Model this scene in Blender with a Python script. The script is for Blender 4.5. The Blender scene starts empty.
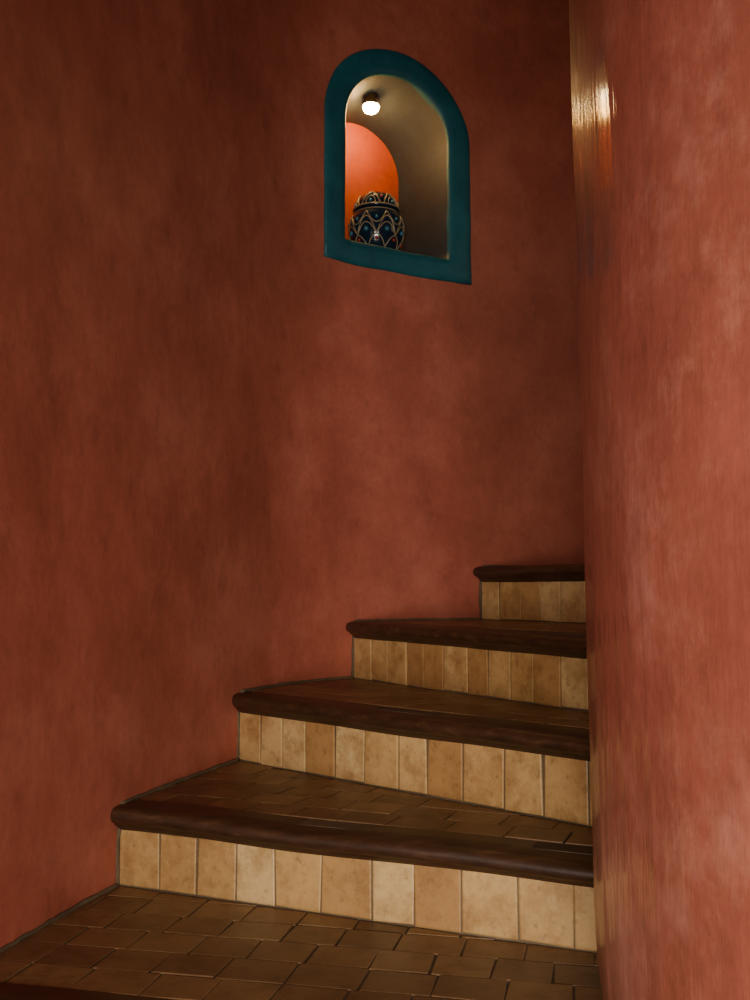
import bpy, bmesh, math, random
import numpy as np
from mathutils import Vector, noise
random.seed(7)
S = bpy.context.scene
COL = S.collection

# ------------------------------------------------------------------ layout
CX, CY = 1.22, 1.25          # axis of the winding stair
H = 0.18                     # riser height
_dz = {1:-.009, 2:-.004, 3:-.003}
def ZK(k): return k*H + _dz.get(k,0)
CAMZ = 0.64
ZB, ZT = -0.95, 3.3

_tab = [(0,2.4),(60,2.42),(90,2.45),(100,2.44),(111.3,2.418),(118.35,2.403),(125.4,2.406),(130.3,2.335),(135.5,2.235),(143,2.118),
        (150.75,2.034),(162.9,1.969),(180,1.98),(195,2.15),(210,2.7),(225,3.2),(240,3.35),(255,3.1),(270,2.75),(285,2.5),(300,2.4),(360,2.4)]
_th = np.arange(0, 360, 0.5)
_r = np.interp(_th, [a for a,_ in _tab], [b for _,b in _tab])
k = np.exp(-0.5*(np.arange(-24,25)*0.5/3.2)**2); k /= k.sum()
_r = np.convolve(np.concatenate([_r[-24:],_r,_r[:24]]), k, mode='valid')
def wall_r(t):
    return float(np.interp(t % 360, np.append(_th,360), np.append(_r,_r[0])))
def wall_p(t, off=0.0):
    a = math.radians(t); r = wall_r(t)
    p = Vector((CX+r*math.cos(a), CY+r*math.sin(a)))
    if off:
        e = 0.5
        p1 = wall_p(t-e); p2 = wall_p(t+e)
        d = (p2-p1).normalized(); n = Vector((-d.y, d.x))
        if n.dot(Vector((CX,CY))-p) < 0: n = -n
        p = p + n*off
    return p

_cz = [-1, 0.03, 0.15, 0.6, 1.55, 3.3]
_cr = [0.913, 0.915, 0.930, 0.936, 0.947, 0.955]
def col_r(z): return float(np.interp(z, _cz, _cr))

# ------------------------------------------------------------------ helpers
def empty(name, loc=(0,0,0)):
    e = bpy.data.objects.new(name, None); e.location = loc; e.empty_display_size = 0.1
    COL.objects.link(e); return e
def mk(name, verts, faces, mat, parent=None, smooth=False, tint=None):
    me = bpy.data.meshes.new(name); me.from_pydata([tuple(v) for v in verts], [], faces)
    me.validate(); me.update()
    if smooth:
        me.polygons.foreach_set('use_smooth', [True]*len(me.polygons))
    if tint is not None:
        at = me.attributes.new('tile_tint', 'FLOAT', 'FACE')
        at.data.foreach_set('value', tint[:len(me.polygons)])
    ob = bpy.data.objects.new(name, me); COL.objects.link(ob)
    for m in (mat if isinstance(mat,(list,tuple)) else [mat]): me.materials.append(m)
    if parent: ob.parent = parent
    return ob
def fixn(ob):
    bm = bmesh.new(); bm.from_mesh(ob.data); bmesh.ops.recalc_face_normals(bm, faces=bm.faces); bm.to_mesh(ob.data); bm.free()
def tube(pts, r, closed=False, seg=8):
    vs, fs = [], []; n = len(pts); P=[Vector(p) for p in pts]
    for i,p in enumerate(P):
        a = P[(i-1)%n] if (closed or i>0) else p
        b = P[(i+1)%n] if (closed or i<n-1) else p
        d = (b-a).normalized()
        up = Vector((0,0,1)) if abs(d.z)<0.9 else Vector((1,0,0))
        s = d.cross(up).normalized(); u = s.cross(d)
        for j in range(seg):
            q = 2*math.pi*j/seg
            vs.append(p + s*math.cos(q)*r + u*math.sin(q)*r)
    for i in range(n if closed else n-1):
        for j in range(seg):
            fs.append((i*seg+j, i*seg+(j+1)%seg, ((i+1)%n)*seg+(j+1)%seg, ((i+1)%n)*seg+j))
    if not closed:
        fs.append(tuple(range(seg))); fs.append(tuple((n-1)*seg+j for j in range(seg)))
    return vs, fs
def merge(parts):
    V,F=[],[]
    for vs,fs in parts:
        o=len(V); V+=list(vs); F+=[tuple(i+o for i in f) for f in fs]
    return V,F

# ------------------------------------------------------------------ materials
def srgb(r,g,b):
    f=lambda c:((c/255)/12.92 if c/255<=0.04045 else ((c/255+0.055)/1.055)**2.4)
    return (f(r),f(g),f(b),1)
class NT:
    def __init__(s,name):
        s.m=bpy.data.materials.new(name); s.m.use_nodes=True; s.t=s.m.node_tree; s.b=s.t.nodes['Principled BSDF']
        s.co=s.t.nodes.new('ShaderNodeTexCoord')
    def n(s,t,**kw):
        x=s.t.nodes.new(t)
        for a,v in kw.items():
            if a.startswith('i_'): x.inputs[a[2:].replace('_',' ')].default_value=v
            else: setattr(x,a,v)
        return x
    def l(s,a,b): s.t.links.new(a,b)
    def noise(s,scale,detail=4,rough=.55,vec=(1,1,1),rot=(0,0,0)):
        mp=s.n('ShaderNodeMapping'); mp.inputs['Scale'].default_value=vec; mp.inputs['Rotation'].default_value=rot
        s.l(s.co.outputs['Object'],mp.inputs['Vector'])
        x=s.n('ShaderNodeTexNoise'); x.inputs['Scale'].default_value=scale; x.inputs['Detail'].default_value=detail; x.inputs['Roughness'].default_value=rough
        s.l(mp.outputs[0],x.inputs['Vector']); return x.outputs['Fac']
    def ramp(s,fac,stops):
        r=s.n('ShaderNodeValToRGB'); e=r.color_ramp.elements
        while len(e)<len(stops): e.new(0.5)
        for q,(p,c) in zip(e,stops): q.position=p; q.color=c
        s.l(fac,r.inputs['Fac']); return r.outputs['Color']
    def mix(s,a,b,fac,mode='MIX'):
        x=s.n('ShaderNodeMix',data_type='RGBA',blend_type=mode)
        for src,i in ((a,6),(b,7),(fac,0)):
            if isinstance(src,(tuple,float,int)): x.inputs[i].default_value=src
            else: s.l(src,x.inputs[i])
        return x.outputs[2]
    def bump(s,h,st,dist,prev=None):
        x=s.n('ShaderNodeBump'); x.inputs['Strength'].default_value=st; x.inputs['Distance'].default_value=dist
        s.l(h,x.inputs['Height'])
        if prev is not None: s.l(prev,x.inputs['Normal'])
        return x.outputs['Normal']

def plaster(name, dark, mid, light, rough, scuff=.5, streak=.1, spec=.5, coat=0, mott=1.0):
    g=NT(name)
    a=g.ramp(g.noise(3.0,8,.66),[(.28,dark),(.5,mid),(.74,light)])
    st=g.ramp(g.noise(6,5,.6,vec=(1,1,.5)),[(.3,(.85,.85,.85,1)),(.7,(1.1,1.1,1.1,1))])
    c=g.mix(a,st,.7*mott,'MULTIPLY')
    sc=g.ramp(g.noise(8,9,.78,vec=(1,1,.6)),[(.54,(0,0,0,1)),(.76,(scuff,)*3+(1,))])
    c=g.mix(c,light,sc)
    dk=g.ramp(g.noise(13,7,.72,vec=(1,1,.8)),[(.30,(.74,.74,.74,1)),(.46,(1,1,1,1))])
    c=g.mix(c,dk,.75*mott,'MULTIPLY')
    fine=g.ramp(g.noise(60,5,.7),[(.3,(.88,.88,.88,1)),(.7,(1.08,1.08,1.08,1))])
    c=g.mix(c,fine,.85,'MULTIPLY')
    if scuff>=.45:    # a few thin pale scratches
        sx=g.ramp(g.noise(26,2,.5,vec=(1,1,.12)),[(.70,(0,0,0,1)),(.76,(.5,.5,.5,1))])
        msk=g.ramp(g.noise(2.4,3,.5),[(.55,(0,0,0,1)),(.68,(1,1,1,1))])
        c=g.mix(c,light,g.mix(sx,msk,1.0,'MULTIPLY'))
    g.l(c,g.b.inputs['Base Color'])
    rr=g.n('ShaderNodeMapRange'); rr.inputs['To Min'].default_value=rough-.08; rr.inputs['To Max'].default_value=rough+.12
    g.l(g.noise(9,6,.7),rr.inputs['Value']); g.l(rr.outputs[0],g.b.inputs['Roughness'])
    n1=g.bump(g.noise(3.5,4,.5),.35,.02)
    n2=g.bump(g.noise(16,6,.6,vec=(1,1,.6)),.3,.006,n1)
    n3=g.bump(g.noise(24,3,.5,vec=(1,1,.2)),streak,.004,n2)
    g.l(n3,g.b.inputs['Normal'])
    g.b.inputs['Specular IOR Level'].default_value=spec
    if coat:      # polished wax over vertical trowel marks
        g.b.inputs['Coat Weight'].default_value=coat
        g.b.inputs['Coat Roughness'].default_value=.13
        g.b.inputs['Coat IOR'].default_value=1.8
        cb=g.bump(g.noise(7,2,.5,vec=(1,1,.05)),1.0,.07)
        cb=g.bump(g.noise(60,3,.6,vec=(1,1,.05)),1.0,.005,cb)
        g.l(cb,g.b.inputs['Coat Normal'])
    return g.m
M_wall = plaster('plaster_wall', srgb(146,72,53), srgb(163,84,63), srgb(184,104,82), .56,.45)
M_col  = plaster('plaster_column', srgb(138,70,55), srgb(157,84,67), srgb(198,132,114), .45,.6,.15,.5,.6)
M_teal = plaster('teal_plaster', srgb(6,64,76), srgb(10,80,90), srgb(28,100,108), .5,.25)
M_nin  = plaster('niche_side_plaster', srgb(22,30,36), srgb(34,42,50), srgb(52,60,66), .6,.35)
M_nback= plaster('niche_back_plaster', srgb(146,52,5), srgb(168,64,7), srgb(180,76,11), .6,.3)
M_ceil = plaster('ceiling_plaster', srgb(90,44,34), srgb(110,54,42), srgb(130,68,54), .7,.2)
M_grout= plaster('grout', srgb(72,56,40), srgb(92,74,52), srgb(124,104,78), .85,.4)

def tile_mat(name, stops, rough, dirt, stain=None):
    g=NT(name)
    at=g.n('ShaderNodeAttribute',attribute_name='tile_tint')
    c=g.ramp(at.outputs['Fac'],stops)
    m=g.ramp(g.noise(12,7,.72),[(.3,(.55,.49,.40,1)),(.52,(1,1,1,1)),(.8,(1.18,1.16,1.12,1))])
    c=g.mix(c,m,.95,'MULTIPLY')
    if stain:
        s_=g.ramp(g.noise(7,8,.78),[(.46,(0,0,0,1)),(.66,(.85,.85,.85,1))])
        c=g.mix(c,stain,s_)
    d=g.ramp(g.noise(38,6,.75),[(.54,(0,0,0,1)),(.70,(dirt,)*3+(1,))])
    c=g.mix(c,srgb(96,62,36),d)
    g.l(c,g.b.inputs['Base Color'])
    rr=g.n('ShaderNodeMapRange'); rr.inputs['To Min'].default_value=rough-.1; rr.inputs['To Max'].default_value=rough+.15
    g.l(g.noise(20,5,.7),rr.inputs['Value']); g.l(rr.outputs[0],g.b.inputs['Roughness'])
    g.l(g.bump(g.noise(45,5,.6),.4,.003),g.b.inputs['Normal'])
    return g.m
M_rt = tile_mat('glazed_riser_tile',[(0,srgb(134,94,58)),(.1,srgb(162,120,72)),(.25,srgb(176,136,84)),(.7,srgb(190,152,98)),(1,srgb(202,168,116))],.4,.55,srgb(156,112,66))
M_tt = tile_mat('tread_tile',[(0,srgb(106,76,50)),(.25,srgb(120,88,58)),(.7,srgb(132,98,64)),(1,srgb(140,108,70))],.42,.5)  # darker than the riser tiles: shade of grazing light put into the colour
g=NT('dark_wood')
w=g.ramp(g.noise(16,6,.65,vec=(.6,1.6,4)),[(.3,srgb(42,25,14)),(.55,srgb(62,38,22)),(.8,srgb(94,62,36))])
g.l(w,g.b.inputs['Base Color']); g.b.inputs['Roughness'].default_value=.45
g.l(g.bump(g.noise(30,6,.6,vec=(.5,1.5,3)),.4,.003),g.b.inputs['Normal']); M_wood=g.m
def simple(name,col,rough,metal=0,emit=None,es=0):
    g=NT(name); c=g.mix(col,g.ramp(g.noise(40,4),[(.3,(.75,.75,.75,1)),(.7,(1.1,1.1,1.1,1))]),.8,'MULTIPLY')
    g.l(c,g.b.inputs['Base Color']); g.b.inputs['Roughness'].default_value=rough; g.b.inputs['Metallic'].default_value=metal
    if emit: g.b.inputs['Emission Color'].default_value=emit; g.b.inputs['Emission Strength'].default_value=es
    return g.m
M_jar=simple('navy_glazed_ceramic',srgb(20,36,52),.12)
M_gold=simple('ivory_gold_relief',srgb(146,126,94),.35,.0)
M_turq=simple('turquoise_inlay',srgb(54,108,128),.2)
M_redi=simple('red_inlay',srgb(140,44,24),.25)
M_bulb=simple('lamp_glass',(1,.75,.4,1),.3,0,(1,.66,.28,1),90)
M_brass=simple('lamp_housing',srgb(150,110,62),.4,.3)

# ------------------------------------------------------------------ outer wall with niche opening
TL, TR = 125.6, 111.3       # niche frame edges (angle on the wall)
TM=(TL+TR)/2
ts = np.linspace(TL, TR, 200)
pp=[wall_p(t) for t in ts]; ss=[0]
for a,b in zip(pp[:-1],pp[1:]): ss.append(ss[-1]+(b-a).length)
W=ss[-1]; AO=W/2; FW=.090; AI=AO-FW
def th_of(x):   # x measured along the wall from the niche centre, + = right
    return float(np.interp(x+AO, ss, ts)) if -AO<=x<=AO else (TL - (x+AO)/W*(TL-TR))
ZO0=1.728; ZTOP=2.524; ZSP=ZTOP-AO; ZI0=ZO0+.082
def outline(a, zb, ns=12, na=40, nb=12, zsp=None):
    zs=ZSP if zsp is None else zsp
    P=[]
    for i in range(ns): P.append((-a, zb+(zs-zb)*i/ns))
    for i in range(na): q=math.pi*i/na; P.append((-a*math.cos(q), zs+a*math.sin(q)))
    for i in range(ns): P.append((a, zs-(zs-zb)*i/ns))
    for i in range(nb): P.append((a-2*a*i/nb, zb))
    return P
AH=AI+.03; ZH=ZI0-.03
def wob(p,z,seed,amp):
    return amp*noise.noise(Vector((p.x*1.3+seed,p.y*1.3,z*1.1)))+amp*.3*noise.noise(Vector((p.x*5,p.y*5+seed,z*4)))
V,F=[],[]
def strip(tlist, z0f, z1f, nz):
    base=len(V)
    for t in tlist:
        z0,z1=z0f(t),z1f(t)
        for j in range(nz+1):
            z=z0+(z1-z0)*j/nz
            p=wall_p(t)
            near = min(1,max(0,(abs(t-TM)-8)/6)) if 1.4<z<2.9 else 1
            q=wall_p(t, wob(p,z,3,.008)*near+1e-6)
            V.append((q.x,q.y,z))
    n=len(tlist)
    for i in range(n-1):
        for j in range(nz):
            a=base+i*(nz+1)+j
            F.append((a,a+1,a+nz+2,a+nz+1))
hx=[-AH*math.cos(math.pi*i/60) for i in range(61)]
ht=[th_of(x) for x in hx]
tl,tr=ht[0],ht[-1]
full=list(np.arange(tl, tl+360-(tl-tr)+.001, (360-(tl-tr))/280))
strip(full, lambda t:ZB, lambda t:ZT, 90)
xt={t:x for t,x in zip(ht,hx)}
strip(ht, lambda t:ZB, lambda t:ZH, 50)
strip(ht, lambda t:ZSP+math.sqrt(max(0,AH*AH-xt[t]**2)), lambda t:ZT, 20)
wall=mk('wall_outer',V,F,M_wall,smooth=True)

# ------------------------------------------------------------------ niche (frame, lining, back)
niche=empty('arched_wall_niche')
def wp(x,z,off): 
    p=wall_p(th_of(x),off if abs(off)>1e-9 else 1e-6); return Vector((p.x,p.y,z))
prof=[(0,-.012),(.0,.006),(.004,.010),(.03,.012),(.06,.012),(.084,.010),(.090,.004),(.090,-.03)]
V,F=[],[]
for inset,off in prof:
    o=outline(AO-inset, ZO0+inset*.082/.090)
    for (x,z) in o:
        ww=.0035*noise.noise(Vector((x*9,z*9,2)))
        V.append(wp(x+ww,z+ww,off))
n=len(o)
for a in range(len(prof)-1):
    for i in range(n):
        F.append((a*n+i,a*n+(i+1)%n,(a+1)*n+(i+1)%n,(a+1)*n+i))
fr=mk('niche_frame',V,F,M_teal,niche,True); fixn(fr)
pL=wall_p(TL); pR=wall_p(TR); ch=(pR-pL).normalized(); NC=Vector((ch.y,-ch.x))
if NC.dot(Vector((CX,CY))-pL)<0: NC=-NC
mid=wall_p(TM); DEP=.28
V,F=[],[]
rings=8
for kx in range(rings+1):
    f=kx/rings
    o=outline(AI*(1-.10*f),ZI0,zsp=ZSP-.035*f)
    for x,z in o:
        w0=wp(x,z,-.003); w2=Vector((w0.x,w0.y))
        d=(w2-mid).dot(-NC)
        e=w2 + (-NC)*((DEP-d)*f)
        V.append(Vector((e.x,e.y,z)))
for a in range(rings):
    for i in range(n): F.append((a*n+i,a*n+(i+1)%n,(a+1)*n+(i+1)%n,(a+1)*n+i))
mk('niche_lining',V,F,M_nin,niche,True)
back=V[-n:]
bv=list(back); c=sum(bv,Vector())/len(bv); bv.append(c)
mk('niche_back',bv,[(i,(i+1)%n,n) for i in range(n)],M_nback,niche)

# lamp in niche soffit
def npos(x,dep,z):
    p=mid+ch*x-NC*dep; return Vector((p.x,p.y,z))
lp=npos(-.03,.12,ZSP+AI-.058)
lamp=empty('niche_spot_lamp')
def lathe(prof,seg=32,c=(0,0,0)):
    vs,fs=[],[]
    for r,z in prof:
        for j in range(seg):
            q=2*math.pi*j/seg; vs.append((c[0]+r*math.cos(q),c[1]+r*math.sin(q),c[2]+z))
    for i in range(len(prof)-1):
        for j in range(seg): fs.append((i*seg+j,i*seg+(j+1)%seg,(i+1)*seg+(j+1)%seg,(i+1)*seg+j))
    return vs,fs
vs,fs=lathe([(.0005,.042),(.018,.040),(.022,.006),(.029,.002),(.029,-.003),(.022,-.004),(.018,.0)],32,lp)
mk('housing',vs,fs,M_brass,lamp,True)
vs,fs=lathe([(.0005,-.032),(.016,-.029),(.027,-.020),(.031,-.008),(.026,.002),(.0005,.006)],24,lp)
mk('bulb',vs,fs,M_bulb,lamp,True)
L=bpy.data.lights.new('niche_lamp_light','POINT'); L.energy=3.0; L.color=(1,.48,.10); L.shadow_soft_size=.02
lo=bpy.data.objects.new('lamp_light',L); lo.location=lp+Vector((0,0,-.058)); COL.objects.link(lo); lo.parent=lamp

# ------------------------------------------------------------------ lidded jar
jar=empty('lidded_ceramic_jar')
jc=npos(.018,.16,ZI0+.001); JS=.93
JP=[(.0005,0),(.058,0),(.062,.008),(.072,.025),(.09,.06),(.103,.10),(.107,.135),(.103,.165),(.092,.186),(.080,.196),(.076,.202)]
LP=[(.076,.202),(.088,.202),(.090,.208),(.085,.214),(.084,.224),(.078,.242),(.065,.258),(.045,.270),(.022,.277),(.012,.279),(.0005,.280)]
JP=[(a*JS,b*JS) for a,b in JP]; LP=[(a*JS,b*JS) for a,b in LP]
def dens(P,m=5):
    out=[]
    for (a,b),(c_,d) in zip(P[:-1],P[1:]):
        for i in range(m): out.append((a+(c_-a)*i/m,b+(d-b)*i/m))
    return out+[P[-1]]
vs,fs=lathe(dens(JP,3),48,jc); mk('jar_body',vs,fs,M_jar,jar,True)
vs,fs=lathe(dens(LP,2),48,jc); mk('jar_lid',vs,fs,M_jar,jar,True)
allp=JP[1:]+LP[2:]
def jr(z): return float(np.interp(z,[p[1] for p in allp],[p[0] for p in allp]))
def jpt(q,z,off=.001): z=z*JS; r=jr(z)+off; return (jc.x+r*math.cos(q),jc.y+r*math.sin(q),jc.z+z)
G=[]
N=240
for z0,am in ((.085,.07),(.085,.045),(.04,.045)):     # scalloped arches round the body
    G.append(tube([jpt(2*math.pi*i/N, z0+am*abs(math.sin(4*2*math.pi*i/N+ (0 if am>.05 or z0>.05 else math.pi/2)))) for i in range(N)],.0022,True,6))
G.append(tube([jpt(2*math.pi*i/N, .178-.05*abs(math.cos(4*2*math.pi*i/N))) for i in range(N)],.0018,True,6))
for z in (.035,.192,.208): G.append(tube([jpt(2*math.pi*i/N,z) for i in range(N)],.0022,True,6))
for k in range(6):
    q0=2*math.pi*k/6+.25
    G.append(tube([jpt(q0+.42*math.cos(u)*(1-.35*math.sin(u)), .214+.048*math.sin(u)) for u in [math.pi*i/24 for i in range(25)]],.0028,False,6))
    G.append(tube([jpt(q0+.22*math.cos(u), .214+.028*math.sin(u)) for u in [math.pi*i/16 for i in range(17)]],.0018,False,6))
V,F=merge(G); mk('filigree',V,F,M_gold,jar,True)
def stud(q,z,r):
    c0=Vector(jpt(q,z,0)); P=[(max(.0003,r*math.sin(math.pi*i/6)),-r*math.cos(math.pi*i/6)) for i in range(7)]
    return lathe(P,10,c0)
T=[stud(2*math.pi*(k+.5)/8,.105,.009) for k in range(8)]+[stud(2*math.pi*k/8,.150,.006) for k in range(8)]+[stud(2*math.pi*k/6+.25,.224,.006) for k in range(6)]
V,F=merge(T); mk('turquoise_studs',V,F,M_turq,jar,True)
T=[stud(2*math.pi*k/8,.07,.007) for k in range(8)]+[stud(2*math.pi*k/6+.77,.24,.006) for k in range(6)]
V,F=merge(T); mk('red_studs',V,F,M_redi,jar,True)

# ------------------------------------------------------------------ central column
V,F=[],[]
NA,NZ=180,110
for j in range(NZ+1):
    z=ZB+(ZT-ZB)*j/NZ
    for i in range(NA):
        q=2*math.pi*i/NA
        r=col_r(z)+.006*noise.noise(Vector((math.cos(q)*1.5,math.sin(q)*1.5,z*1.2)))+.002*noise.noise(Vector((math.cos(q)*6,math.sin(q)*6,z*5)))
        V.append((r*math.cos(q),r*math.sin(q),z))
for j in range(NZ):
    for i in range(NA): F.append((j*NA+i,j*NA+(i+1)%NA,(j+1)*NA+(i+1)%NA,(j+1)*NA+i))
o=mk('central_column',V,F,M_col,smooth=True); o.location=(CX,CY,0)

# ------------------------------------------------------------------ stairs
C2=Vector((CX,CY))
meas={1:((-.555,2.244),(.396,1.84)),2:((-.373,2.817),(.432,2.04)),3:((-.062,3.27),(.503,2.376)),4:((.372,3.52),(.664,3.08))}
def base_line(k):
    if k in meas:
        a,b=meas[k]; return Vector(a),Vector(b)
    t = 167.8-14.3*k if k<1 else 108.5-14.3*(k-4)
    a=math.radians(t); d=Vector((math.cos(a),math.sin(a)))
    return C2+d*wall_r(t), C2+d*.93
KMIN,KMAX=-4,8
class Line: pass
lines={}
for k in range(KMIN,KMAX+1):
    a,b=base_line(k); d=(a-b).normalized()     # column -> wall
    def wallhit(p,d):
        lo_,hi=0,4
        for _ in range(40):
            m=(lo_+hi)/2; q=p+d*m-C2; t=math.degrees(math.atan2(q.y,q.x))
            if q.length<wall_r(t): lo_=m
            else: hi=m
        return p+d*lo_
    w=wallhit(b,d)
    p=b; 
    while (p-C2).length>.925 and (b-p).length<.8: 
        p=p-d*.005
        if (p-C2).dot(d)<0: break
    l=Line(); l.o=p-d*.06; l.w=w; l.d=d
    nrm=Vector((-d.y,d.x))
    tq=(w+p)/2-C2; up=Vector((tq.y,-tq.x))
    if nrm.dot(up)<0: nrm=-nrm
    l.n=nrm; l.len=(w-l.o).length; l.tw=math.degrees(math.atan2(w.y-CY,w.x-CX)); l.to=math.degrees(math.atan2(p.y-CY,p.x-CX))
    if k<1 and l.tw<0: l.tw+=360
    if k<1 and l.to<0: l.to+=360
    lines[k]=l
def clip(poly,p,n):
    out=[]
    for i in range(len(poly)):
        a,b=poly[i],poly[(i+1)%len(poly)]
        da,db=(a-p).dot(n),(b-p).dot(n)
        if da>=0: out.append(a)
        if (da>=0)!=(db>=0): out.append(a+(b-a)*(da/(da-db)))
    return out
def prism(poly,z0,z1):
    m=len(poly); vs=[(p.x,p.y,z0) for p in poly]+[(p.x,p.y,z1) for p in poly]
    fs=[tuple(range(m)),tuple(range(m,2*m))]+[(i,(i+1)%m,m+(i+1)%m,m+i) for i in range(m)]
    return vs,fs
def tile_prism(poly,z0,z1,bev,tilt=(0,0)):
    c=sum(poly,Vector((0,0)))/len(poly); m=len(poly)
    ins=[c+(p-c)*(1-bev/max(.02,(p-c).length)) for p in poly]
    hz=lambda p,z: z+(p-c).x*tilt[0]+(p-c).y*tilt[1]
    vs=[(p.x,p.y,z0) for p in poly]+[(p.x,p.y,hz(p,z1-.0006)) for p in poly]+[(p.x,p.y,hz(p,z1)) for p in ins]
    fs=[(i,(i+1)%m,m+(i+1)%m,m+i) for i in range(m)]+[(m+i,m+(i+1)%m,2*m+(i+1)%m,2*m+i) for i in range(m)]+[tuple(range(2*m,3*m))]
    return vs,fs
stair=empty('winding_staircase')
core=[]; tt=[]; tti=[]; rt=[]; rti=[]; wood=[]; bead=[]
def step_angles(k):
    l=lines[k]; t1=l.tw
    t0=lines[k+1].tw if k+1 in lines else t1-52
    return t1, (t1-t0)%360
for k in range(KMIN,KMAX+1):
    l=lines[k]; zt=ZK(k); t1,span=step_angles(k)
    outer=[wall_p(t1+12-(span+24)*i/24,-.004) for i in range(25)]
    to0=lines[k+1].to if k+1 in lines else t1-span
    inner=[C2+Vector((math.cos(math.radians(a)),math.sin(math.radians(a))))*.86 for a in np.linspace(to0-14,l.to+14,12)]
    poly=outer+inner
    poly=clip(poly,l.w-l.n*.002,l.n)
    if k+1 in lines:
        l2=lines[k+1]; poly=clip(poly,l2.w+l2.n*.003,-l2.n)
    core.append(prism(poly,max(ZB,zt-.5),zt-.0025))
    lim=[(l.w+l.n*.050,l.n)]
    if k+1 in lines: lim.append((l2.w-l2.n*.008,-l2.n))
    ow=[wall_p(t1+8-(span+16)*i/12,.004) for i in range(13)]
    for a,b in zip(ow[:-1],ow[1:]):
        if not 90<t1<185: break
        e=(b-a).normalized(); nn=Vector((-e.y,e.x))
        if nn.dot(C2-a)<0: nn=-nn
        lim.append((a,nn))
    tw,td=.112,.094
    for r in range(0,22 if k==KMAX else 10):
        off=random.uniform(0,tw)
        v0=.052+r*td
        x=-.1-off
        while x<l.len+.9:
            wdt=tw*random.uniform(.9,1.1)
            jit=lambda:random.uniform(-.0022,.0022)
            g_=.0018
            q=[l.o+l.d*(x+g_+jit())+l.n*(v0+g_+jit()),l.o+l.d*(x+wdt-g_+jit())+l.n*(v0+g_+jit()),
               l.o+l.d*(x+wdt-g_+jit())+l.n*(v0+td-g_+jit()),l.o+l.d*(x+g_+jit())+l.n*(v0+td-g_+jit())]
            x+=wdt
            cc=sum(q,Vector((0,0)))/4
            rl=(cc-C2).length
            if rl<.80 or rl>wall_r(math.degrees(math.atan2(cc.y-CY,cc.x-CX)))+(.25 if 90<t1<185 else -.02): continue
            for p,nn in lim:
                q=clip(q,p,nn)
                if len(q)<3: break
            if len(q)<3: continue
            ar=abs(sum(q[i].x*q[(i+1)%len(q)].y-q[(i+1)%len(q)].x*q[i].y for i in range(len(q))))/2
            if ar<.00025: continue
            pr=tile_prism(q,zt-.02,zt+random.uniform(-.0006,.0006),.002,(random.uniform(-.006,.006),random.uniform(-.006,.006)))
            tt.append(pr); tti+= [random.random()]*len(pr[1])
    x=0; zb=ZK(k-1)
    while x<l.len:
        wdt=.1*random.uniform(.86,1.14); x2=min(x+wdt,l.len)
        a=l.w-l.d*(x+.0018+ (0.004 if x==0 else 0)); b=l.w-l.d*(x2-.0018)
        f=random.uniform(.003,.006)
        q=[a-l.n*f,b-l.n*(f+random.uniform(-.001,.001)),b+l.n*.02,a+l.n*.02]
        z0=zb+.003; z1=zt-.052
        m=.0025; e=l.d; fa,fb=q[0],q[1]
        jz=lambda:random.uniform(-.002,.002)
        ja,jb=random.uniform(-.003,.003),random.uniform(-.003,.003)
        vs=[(fa.x,fa.y,z0+jz()),(fb.x,fb.y,z0+jz()),((fb+e*ja).x,(fb+e*ja).y,z1),((fa+e*jb).x,(fa+e*jb).y,z1)]
        ia,ib=fa-e*m-l.n*.0012,fb+e*m-l.n*.0012
        vs+=[(ia.x,ia.y,z0+m),(ib.x,ib.y,z0+m),((ib+e*ja).x,(ib+e*ja).y,z1-m),((ia+e*jb).x,(ia+e*jb).y,z1-m)]
        vs+=[(q[3].x,q[3].y,z0),(q[2].x,q[2].y,z0),(q[2].x,q[2].y,z1),(q[3].x,q[3].y,z1)]
        fs=[(4,5,6,7)]+[(i,(i+1)%4,4+(i+1)%4,4+i) for i in range(4)]+[(i,(i+1)%4,8+(i+1)%4,8+i) for i in range(4)]
        rt.append((vs,fs)); rti+=[random.random()]*len(fs)
        x=x2
    cs=[(.050,-.052),(-.006,-.052),(-.010,-.050),(-.013,-.044),(-.022,-.041),(-.024,-.036),(-.034,-.032),(-.040,-.022),(-.040,-.011),(-.035,-.003),(-.026,.001),(.0,.002),(.050,.002)]
    m=len(cs); NS=40; vs=[];fs=[]
    for i in range(NS+1):
        x=-.016+(l.len)*i/NS
        sc=1.0 if i>0 else .8
        for v,z in cs:
            wv=.004*noise.noise(Vector((x*4,k*7.1,1))); wz=.004*noise.noise(Vector((x*3,k*3.3,5)))
            vv=v*(1+.7*min(1,x/1.0)) if v<0 else v
            zz=z-.006*min(1,x/1.0)
            p=l.w-l.d*x+l.n*(vv*sc+wv)
            vs.append((p.x,p.y,zt+(zz+.02)*sc-.02+wz))
    for i in range(NS):
        for j in range(m): fs.append((i*m+j,i*m+(j+1)%m,(i+1)*m+(j+1)%m,(i+1)*m+j))
    fs.append(tuple(range(m))); fs.append(tuple(NS*m+j for j in range(m)))
    wood.append((vs,fs))
    pts=[]
    for i in range(31):
        t=t1-span*i/30
        p=wall_p(t,.002+.003*random.random()); pts.append((p.x,p.y,zt+.001+.003*random.random()))
    bead.append(tube(pts,.005,False,6))
    p=l.w-l.d*.002-l.n*.006
    bead.append(tube([(p.x+random.uniform(-.003,.003),p.y,zb+(H-.045)*i/8) for i in range(9)],.006,False,6))
def add(name,parts,mat,smooth=False,tint=None):
    V,F=merge(parts); o=mk(name,V,F,mat,stair,smooth,tint); fixn(o); return o
add('step_cores',core,M_grout)
add('tread_tiles',tt,M_tt,False,tti)
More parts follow.
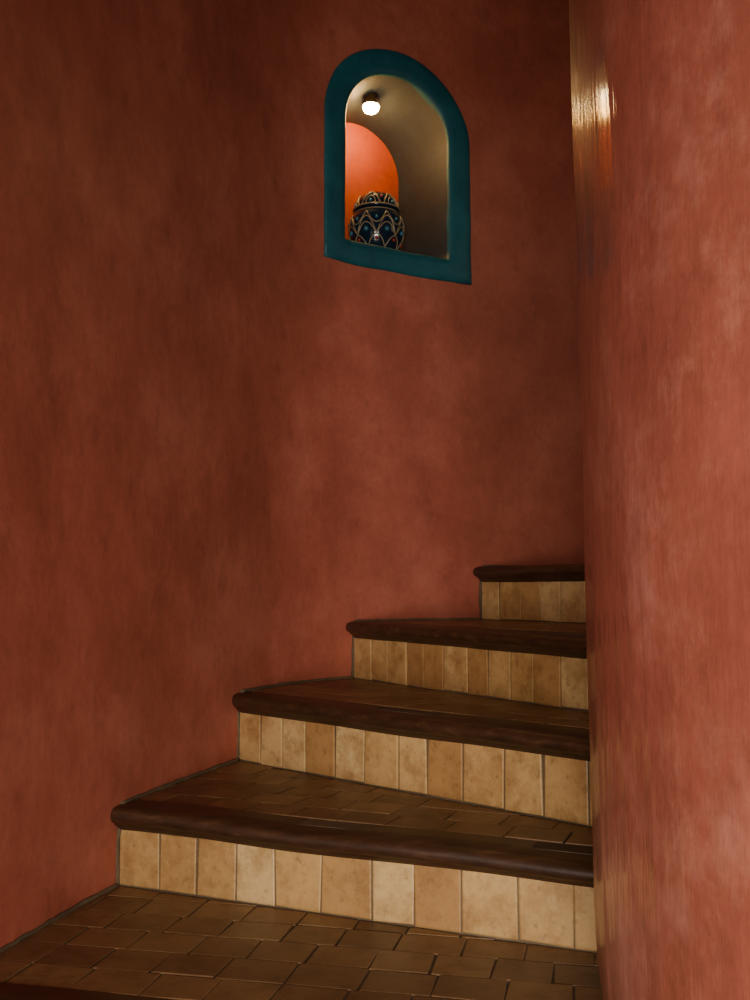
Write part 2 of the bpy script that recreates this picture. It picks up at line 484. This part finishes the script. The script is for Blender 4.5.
add('riser_tiles',rt,M_rt,False,rti)
add('wooden_nosings',wood,M_wood,True)
add('mortar_joint',bead,M_grout,True)

# ------------------------------------------------------------------ floor, ceiling, partition behind the stair
def disc(name,z,mat,t=.05):
    poly=[wall_p(i*3,-.02) for i in range(120)]
    vs,fs=prism(poly,z-t,z); o=mk(name,vs,fs,mat); fixn(o)
disc('floor',ZB+.05,M_tt)
disc('ceiling',ZT+.05,M_ceil)
d=Vector((1,0)); nn=Vector((0,1))
q=[C2+d*.93,C2+d*2.4,C2+d*2.4+nn*.08,C2+d*.93+nn*.08]
vs,fs=prism(q,ZB+.05,ZT); o=mk('wall_partition',vs,fs,M_wall); fixn(o)

# ------------------------------------------------------------------ lights
def area(name,loc,to,size,energy,color,sy=None,spread=180):
    L=bpy.data.lights.new(name,'AREA'); L.energy=energy; L.color=color; L.size=size; L.spread=math.radians(spread)
    if sy: L.shape='RECTANGLE'; L.size_y=sy
    o=bpy.data.objects.new(name,L); o.location=loc
    o.rotation_euler=(Vector(to)-Vector(loc)).to_track_quat('-Z','Y').to_euler(); COL.objects.link(o); return o
area('doorway_daylight',(-.02,-1.3,.46),(.75,3,.5),1.3,36,(1,.93,.82),1.1,86)
L=bpy.data.lights.new('upper_landing_fill','POINT'); L.energy=4.5; L.color=(1,.8,.6); L.shadow_soft_size=.25
o=bpy.data.objects.new('upper_landing_fill',L); o.location=(1.7,2.9,2.1); COL.objects.link(o)  # added fill, no lamp known here; lifts the wall and steps behind the column
w=bpy.data.worlds.new('World'); S.world=w; w.use_nodes=True
w.node_tree.nodes['Background'].inputs[0].default_value=(.5,.45,.4,1); w.node_tree.nodes['Background'].inputs[1].default_value=.05

# ------------------------------------------------------------------ camera
cam=bpy.data.cameras.new('camera'); cam.lens=36; cam.sensor_width=36; cam.sensor_fit='AUTO'; cam.clip_start=.02
co=bpy.data.objects.new('camera',cam); co.location=(0,0,CAMZ); co.rotation_euler=(math.radians(90+5.14),0,0)
COL.objects.link(co); S.camera=co
